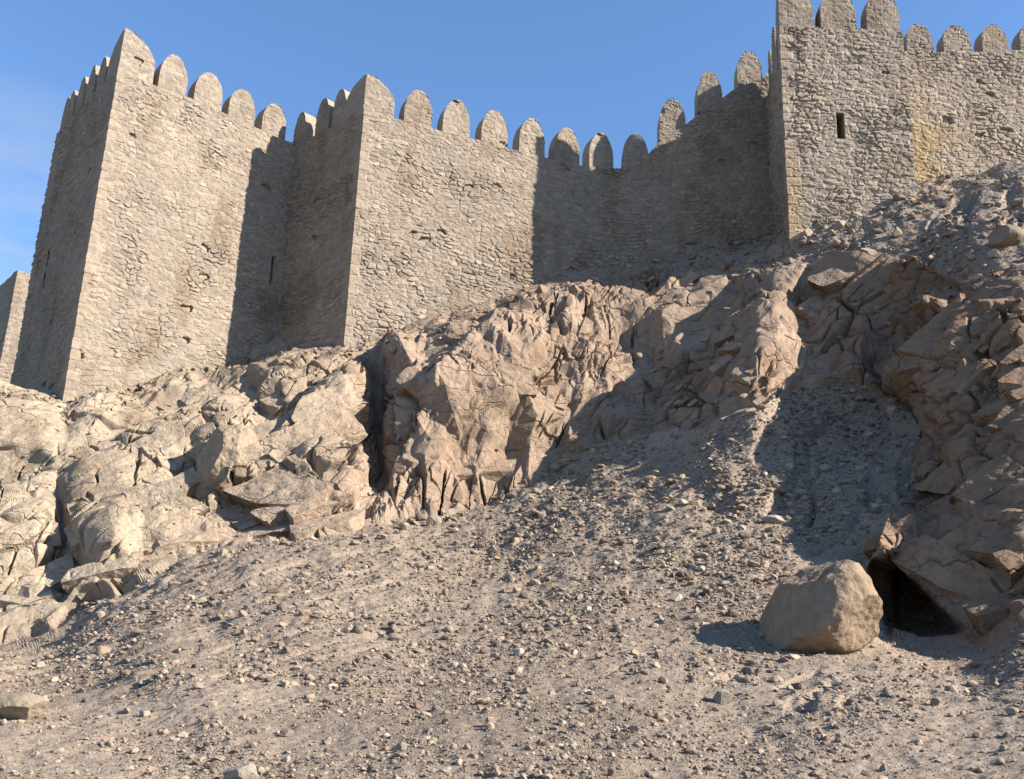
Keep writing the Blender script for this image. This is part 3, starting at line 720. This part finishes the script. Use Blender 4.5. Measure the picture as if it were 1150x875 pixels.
iv0, if0 = ico(0); iv1, if1 = ico(1); iv2, if2 = ico(2); iv4, if4 = ico(5)
def frames(n, tiltmax, r):
    a = r.uniform(0, 2 * math.pi, n); t = r.normal(0, tiltmax, n); p = r.uniform(0, 2 * math.pi, n)
    Rz = np.zeros((n, 3, 3)); Rz[:, 0, 0] = np.cos(a); Rz[:, 0, 1] = -np.sin(a); Rz[:, 1, 0] = np.sin(a); Rz[:, 1, 1] = np.cos(a); Rz[:, 2, 2] = 1
    k = np.stack([np.cos(p), np.sin(p), 0 * p], 1); K = np.zeros((n, 3, 3)); K[:, 0, 2] = k[:, 1]; K[:, 1, 2] = -k[:, 0]; K[:, 2, 0] = -k[:, 1]; K[:, 2, 1] = k[:, 0]
    Rt = np.eye(3)[None] + np.sin(t)[:, None, None] * K + (1 - np.cos(t))[:, None, None] * (K @ K)
    return Rt @ Rz
scv = np.where((wn < .35) & (PX.ravel() > -300) & (PX.ravel() < 1460) & (PY.ravel() < 900))[0]
dpt = (B[scv] @ FWD)[:, None]; clump = sstep(-.3, .45, fbm(np.hstack([B[scv][:, :1] / dpt * 13, np.log(dpt) * 8, B[scv][:, 2:] * .3]), 5, 97)) + .26
# coarse rubble gathers in the middle and on the upper right shoulder
pxs, pys = PX.ravel()[scv], PY.ravel()[scv]
dens = clump * (1 + .8 * np.exp(-((pxs - 720) / 180) ** 2 - ((pys - 640) / 120) ** 2)) * (1 - .35 * ((pys < 310) & (pxs > 860)))
dens = dens * np.where((pxs < -24) | (pxs > 1174), 5.0, 1.0); prob = dens / dens.sum()
SCOL = np.array([[.42, .335, .25], [.37, .285, .215], [.50, .405, .305], [.33, .255, .195], [.44, .32, .23], [.25, .185, .145]])
def scatter(n, smin, smax, alpha, src_v, src_f, nvar, seed, ncut):
    r = np.random.default_rng(seed)
    pick = r.choice(scv, n, p=prob)
    u = r.random(n); s = smin * (1 - u * (1 - (smin / smax) ** alpha)) ** (-1 / alpha)
    dep = (V[pick] @ FWD); size = s / FOC * dep * .5
    base = np.stack([chip(src_v, r, ncut, squash=(1, r.uniform(.5, .95), r.uniform(.32, .7))) for _ in range(nvar)])
    vi = r.integers(0, nvar, n); Rm = frames(n, .35, r)
    vv = np.einsum('nij,nkj->nki', Rm, base[vi]) * size[:, None, None]
    vv += (V[pick] + Nf[pick] * (size * .2)[:, None])[:, None]
    ff = src_f[None] + (np.arange(n) * len(src_v))[:, None, None]
    cc = SCOL[r.integers(0, 6, n)] * r.uniform(.8, 1.15, n)[:, None]
    return vv.reshape(-1, 3), ff.reshape(-1, 3), np.repeat(cc, len(src_v), 0)
v1, f1, k1 = scatter(120000, 1.3, 5.0, 1.9, iv0, if0, 60, 1, 4)
v2, f2, k2 = scatter(12000, 4.4, 19.0, 2.3, iv1, if1, 80, 2, 9)
topl = np.interp(PX.ravel(), topx, topy)
scv_keep, prob_keep = scv, prob
foot_ = (PY.ravel() - topl > 3) & (PY.ravel() - topl < 26) & (PX.ravel() > -20) & (PX.ravel() < 1172)
scv = np.where(foot_ | ((wn > .8) & (Nf[:, 2] > .72) & (PX.ravel() > -20) & (PX.ravel() < 1172)))[0]; prob = np.where(foot_[scv], 3.0, .35); prob = prob / prob.sum()
v3, f3, k3 = scatter(2000, 2.2, 10.0, 2.0, iv1, if1, 60, 3, 9)
scv, prob = scv_keep, prob_keep
o = link("scree_rubble", mesh_np("scree_rubble", np.vstack([v1, v2, v3]), np.vstack([f1, f2 + len(v1), f3 + len(v1) + len(v2)]), np.vstack([k1, k2, k3])), M_stone)
tag(o, "small angular stones strewn over the slope", "rubble", kind="stuff")

# the largest loose stones are things of their own
r = np.random.default_rng(5)
smesh = []
for i in range(14):
    vv = chip(iv2, r, 14, .42, .8, squash=(1, r.uniform(.6, .9), r.uniform(.5, .75)))
    vv = vv + .03 * np.stack([vnoise(vv * 3 + i, j) for j in range(3)], 1)
    me = mesh_np("loose_stone", vv, if2, np.tile(SCOL[i % 5] * r.uniform(.9, 1.1), (len(vv), 1))); me.materials.append(M_stone); smesh.append(me)
pick = r.choice(scv, 280, p=prob * ((pxs > -10) & (pxs < 1160)) / (prob * ((pxs > -10) & (pxs < 1160))).sum())
for j, pi in enumerate(pick):
    s = 8.5 * (1 - r.random() * (1 - (8.5 / 20) ** 2.2)) ** (-1 / 2.2); size = s / FOC * (V[pi] @ FWD) * .5
    o = bpy.data.objects.new("loose_stone", smesh[j % 14]); COL.objects.link(o)
    o.location = V[pi] + Nf[pi] * size * .2; o.scale = (size,) * 3
    o.rotation_euler = (r.normal(0, .3), r.normal(0, .3), r.uniform(0, 6.28))
    tag(o, "small angular brown stone lying loose on the gravel slope", "stone", "loose stones on the slope")

def surf(x, y):                              # a point of the built slope
    i = int(np.argmin(np.abs(xs - x))); j = int(np.argmin(np.abs(PY[i] - y))); return V.reshape(nu, nv, 3)[i, j], Nf.reshape(nu, nv, 3)[i, j]


# ------------------------------------------------------------------ jointed bedrock blocks standing out of the cliff
iv3, if3 = ico(3)
def joint_block(v, r, slab=.55):
    """convex block cut by three joint sets, slightly off square, plus a few odd breaks"""
    v = v * 1.9
    for ax in range(3):
        for sg in (-1, 1):
            n = np.zeros(3); n[ax] = sg; n = n + r.normal(0, .11, 3); n /= np.linalg.norm(n)
            d = r.uniform(.72, 1.0); v = v - np.outer(np.clip(v @ n - d, 0, None), n)
    for _ in range(3):
        n = r.standard_normal(3); n /= np.linalg.norm(n); d = r.uniform(.85, 1.3)
        v = v - np.outer(np.clip(v @ n - d, 0, None), n)
    return v
BV, BF, BC = [], [], []; nbv = 0
def add_block(x, y, lpx, wpx, ang, out, seed, tilt=(0, 0), big=False, colr=None, thick=.85, rough=1.0):
    global nbv
    r = np.random.default_rng(seed); p, n = surf(x, y)
    if n is None: return
    i = int(np.argmin(np.abs(xs - x))); j = int(np.argmin(np.abs(PY[i] - y))); p = BASE[i, j]; n = NRX[i, j]; jit = .05 if x < 430 else (.12 if x < 660 else .08)
    dep = p @ FWD; L_, W_ = lpx / FOC * dep / 2, wpx / FOC * dep / 2
    a = math.radians(ang); d = RGT * math.cos(a) + UPV * math.sin(a)
    n = n * .9 + np.array([.06, -.34, .05]) + r.normal(0, jit, 3); n /= np.linalg.norm(n); t = d - n * (d @ n); t /= np.linalg.norm(t); b = np.cross(n, t)
    n2 = n + t * tilt[0] + b * tilt[1]; n2 /= np.linalg.norm(n2); t = t - n2 * (t @ n2); t /= np.linalg.norm(t); b = np.cross(n2, t)
    v0, f0_ = (iv5, if5) if lpx > 75 else (iv4, if4) if lpx > 30 else (iv3, if3) if lpx > 14 else (iv2, if2)
    v = joint_block(v0, r)
    T_ = thick * min(L_, W_)
    w = np.outer(v[:, 0] * L_, t) + np.outer(v[:, 1] * W_, b) + np.outer(v[:, 2] * T_, n2) + p + n2 * (out - 1) * T_ * .8
    nr_ = np.outer(v[:, 0] / L_, t) + np.outer(v[:, 1] / W_, b) + np.outer(v[:, 2] / T_, n2); nr_ /= np.linalg.norm(nr_, axis=1, keepdims=True)
    sc = min(L_, W_)
    w = w + nr_ * (rough * (sc * .10 * fbm(w * .9 / max(sc, .15), 3, seed % 97) + sc * .06 * fbm(w * 3.2 / max(sc, .15), 3, seed % 91) + .018 * fbm(w * 6, 4, 7)))[:, None]
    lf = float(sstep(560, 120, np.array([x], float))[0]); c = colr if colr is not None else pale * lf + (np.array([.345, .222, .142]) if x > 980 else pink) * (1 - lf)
    c = np.array(c) * r.uniform(.9, 1.1)
    cc = c * (1 + .26 * fbm(w * .7, 3, 91) + .16 * fbm(w * 3.1, 4, 92))[:, None]
    BV.append(w); BF.append(f0_ + nbv); BC.append(cc); nbv += len(w)
iv5, if5 = iv4, if4; iv4, if4 = ico(4)
HAND = [(122, 642, 76, 32, 28, .7), (165, 606, 84, 38, 25, .4), (148, 575, 110, 56, 32, .2), (22, 462, 54, 34, 15, .4),
 (562, 430, 84, 44, 12, .2), (474, 495, 56, 20, 45, .6), (492, 512, 46, 18, 45, .6), (464, 546, 56, 14, 25, .7), (560, 528, 180, 30, 22, .3),
 (955, 308, 86, 28, 25, .6), (911, 348, 42, 28, 45, .5), (1112, 546, 90, 48, 4, .5), (1106, 612, 76, 56, 10, .4), (1042, 602, 66, 36, 15, .4), (1078, 648, 140, 58, -44, .9), (1000, 604, 60, 34, 8, .8), (1120, 690, 60, 44, -30, .7), (1140, 615, 50, 80, 80, .5), (1065, 570, 60, 34, 10, .4)]
for i, (x, y, l, w_, a_, o_) in enumerate(HAND): add_block(x, y, l, w_, a_, o_, 500 + i)
r = np.random.default_rng(77)
cl = np.where((wn > .9) & (PX.ravel() > -60) & (PX.ravel() < 1200))[0]
for cnt, lo, hi, osd in ((70, 60, 130, .12), (130, 24, 60, .2), (300, 6, 15, .4)):
    for k, pi in enumerate(r.choice(cl, cnt)):
        x, y = PX.ravel()[pi], PY.ravel()[pi]; l = r.uniform(lo, hi)
        if 925 < x < 1110 and 585 < y < 740: continue
        if 392 < x < 440 and y > 365: continue
        if 440 < x < 1010 and l > 48: continue
        top = float(np.interp(x, topx, topy))
        if y - top < l * .6: continue
        lft = x < 430; midz = 430 <= x < 660
        ang = r.normal(50, 5) if lft else r.normal(74, 8) if midz else r.normal(50, 8)
        if r.random() < .25: ang += 90
        add_block(x, y, l, l * r.uniform(.35, .6), ang, osd + r.uniform(-.2, .2), int(r.integers(1e6)), tilt=(r.normal(0, .06), r.normal(0, .14)))
me = mesh_np("cliff_blocks", np.vstack(BV), np.vstack(BF), np.vstack(BC))
o = link("bedrock", me, M_rock); tag(o, "angular jointed bedrock standing out of the cliff", "cliff", kind="structure")

def boulder(name, label, x, y, wpx, ratio, dratio, colr, seed, cuts, rot=0, lift=.3, tilt=(0, 0), lo=.55, hi=.85, depth=None, rough=.05, mat=None, sub=5, off=None):
    r = np.random.default_rng(seed); p, nn = surf(x, y)
    if depth is not None: p = at_depth(x, y, depth)
    size = wpx / FOC * (p @ FWD) * .5
    v, f = iv5, if5
    vv = chip(v, r, cuts, lo, hi, squash=(1, dratio, ratio))
    nrm_ = v
    vv = vv + nrm_ * (rough * fbm(vv * 2.1 + seed, 4, seed) + rough * .35 * fbm(vv * 9 + seed, 3, seed + 1))[:, None]
    cc = np.array(colr) * (1 + .18 * fbm(vv * 2 + seed, 4, seed + 2)[:, None] + .10 * fbm(vv * 8, 2, seed + 3)[:, None])
    me = mesh_np(name, vv * size, f, cc); o = link(name, me, mat or M_boulder)
    o.location = p + np.array([0, 0, 1]) * size * ratio * lift; o.rotation_euler = (tilt[0], tilt[1], rot)
    tag(o, label, "boulder" if "boulder" in name else "stone"); return o

boulder("boulder", "large rounded brown boulder beside the dark cave mouth", 925, 730, 150, .86, .85, (.36, .258, .175), 21, 10, lift=.64, lo=.62, hi=.9, depth=10.9, rough=.08, tilt=(0, -.42))
boulder("slab_stone", "flat pale block half buried at the lower left edge of the photo", 18, 806, 118, .36, .5, (.44, .355, .26), 22, 10, rot=-.2, lift=.45, lo=.5, hi=.8)
boulder("pale_stone", "small pale block at the bottom below the middle of the slope", 270, 866, 44, .75, .8, (.42, .35, .28), 23, 9, lift=.4)
boulder("flat_stone", "pale flat stone on shaded gravel above the big boulder", 869, 590, 26, .45, .7, (.46, .41, .34), 24, 8, lift=.5)
boulder("small_boulder", "brown boulder perched on the upper right rubble below the wall", 1131, 276, 40, .7, .9, (.34, .26, .19), 25, 7, lift=.5)
boulder("small_stone", "tan stone at the foot of the cliff below the vertical cleft", 487, 592, 22, .7, .8, (.43, .35, .26), 26, 8, lift=.4)
boulder("rounded_stone", "small rounded stone in front of the big boulder", 810, 783, 26, .8, .9, (.36, .30, .245), 27, 8, lift=.4)
boulder("cliff_boulder", "bulging brown boulder wedged in the sunlit cliff on the left", 254, 532, 96, 1.1, .7, (.42, .32, .22), 31, 11, lift=.0, lo=.6, hi=.88, depth=20.4, rough=.10, tilt=(.1, .25))

r = np.random.default_rng(41)
up = np.where((wn < .6) & (PX.ravel() > 890) & (PX.ravel() < 1160) & (PY.ravel() < 315) & (PY.ravel() > 215))[0]
for k, pi in enumerate(r.choice(up, 34)):
    size = r.uniform(8, 26) / FOC * (V[pi] @ FWD) * .5
    o = bpy.data.objects.new("rubble_rock", smesh[k % 14]); COL.objects.link(o)
    o.location = V[pi] + Nf[pi] * size * .15; o.scale = (size, size * r.uniform(.7, 1), size * r.uniform(.8, 1.2)); o.rotation_euler = (r.normal(0, .5), r.normal(0, .5), r.uniform(0, 6.28))
    tag(o, "angular brown rock lying in the rubble below the right tower and wall", "rock", "rocks on the upper slope")

# ------------------------------------------------------------------ light
BEAR, ELEV = math.radians(108), math.radians(29.5)
sd = Vector((math.sin(BEAR) * math.cos(ELEV), math.cos(BEAR) * math.cos(ELEV), math.sin(ELEV)))
sl = bpy.data.lights.new("sun", 'SUN'); sl.energy = 5.0; sl.angle = math.radians(.5); sl.color = (1, .93, .82)
so = bpy.data.objects.new("sun", sl); COL.objects.link(so); so.rotation_euler = sd.to_track_quat('Z', 'Y').to_euler(); so.location = (30, -10, 40)
wd = bpy.data.worlds.new("World"); scene.world = wd; wd.use_nodes = True
nt = wd.node_tree; bg = nt.nodes['Background']
sky = nt.nodes.new('ShaderNodeTexSky'); sky.sky_type = 'NISHITA'; sky.sun_disc = False
sky.sun_elevation = ELEV; sky.sun_rotation = BEAR; sky.air_density = 1.0; sky.dust_density = .1; sky.ozone_density = 2.0
vm = nt.nodes.new('ShaderNodeVectorMath'); vm.operation = 'MULTIPLY'; vm.inputs[1].default_value = (.98, 1.21, 1.44)
nt.links.new(sky.outputs[0], vm.inputs[0]); bg.inputs[1].default_value = .065
# thin high cloud low over the western horizon
tcw = nt.nodes.new('ShaderNodeTexCoord'); mp = nt.nodes.new('ShaderNodeMapping'); mp.inputs['Scale'].default_value = (2.2, 2.2, 9.0); mp.inputs['Location'].default_value = (3.1, .4, .7)
nz = nt.nodes.new('ShaderNodeTexNoise'); nz.inputs['Scale'].default_value = 1.6; nz.inputs['Detail'].default_value = 7; nz.inputs['Roughness'].default_value = .6
nt.links.new(tcw.outputs['Generated'], mp.inputs[0]); nt.links.new(mp.outputs[0], nz.inputs['Vector'])
dp = nt.nodes.new('ShaderNodeVectorMath'); dp.operation = 'DOT_PRODUCT'; wv = ray(np.array(2.0), np.array(283.0)); wv = wv / np.linalg.norm(wv); dp.inputs[1].default_value = tuple(float(k) for k in wv)
nt.links.new(tcw.outputs['Generated'], dp.inputs[0])
m1 = nt.nodes.new('ShaderNodeMapRange'); m1.inputs[1].default_value = .988; m1.inputs[2].default_value = 1.0; nt.links.new(dp.outputs['Value'], m1.inputs[0])
m2 = nt.nodes.new('ShaderNodeMapRange'); m2.inputs[1].default_value = .36; m2.inputs[2].default_value = .66; m2.inputs[4].default_value = .75; nt.links.new(nz.outputs[0], m2.inputs[0])
mu = nt.nodes.new('ShaderNodeMath'); mu.operation = 'MULTIPLY'; nt.links.new(m1.outputs[0], mu.inputs[0]); nt.links.new(m2.outputs[0], mu.inputs[1])
mxw = nt.nodes.new('ShaderNodeMix'); mxw.data_type = 'RGBA'; mxw.inputs['B'].default_value = (3.4, 3.7, 4.1, 1)
nt.links.new(mu.outputs[0], mxw.inputs['Factor']); nt.links.new(vm.outputs[0], mxw.inputs['A']); nt.links.new(mxw.outputs['Result'], bg.inputs[0])
vsn = scene.view_settings; scene.display_settings.display_device = 'sRGB'
vsn.view_transform = 'Standard'; vsn.look = 'None'; vsn.exposure = 1.5; vsn.gamma = 1; vsn.use_curve_mapping = False
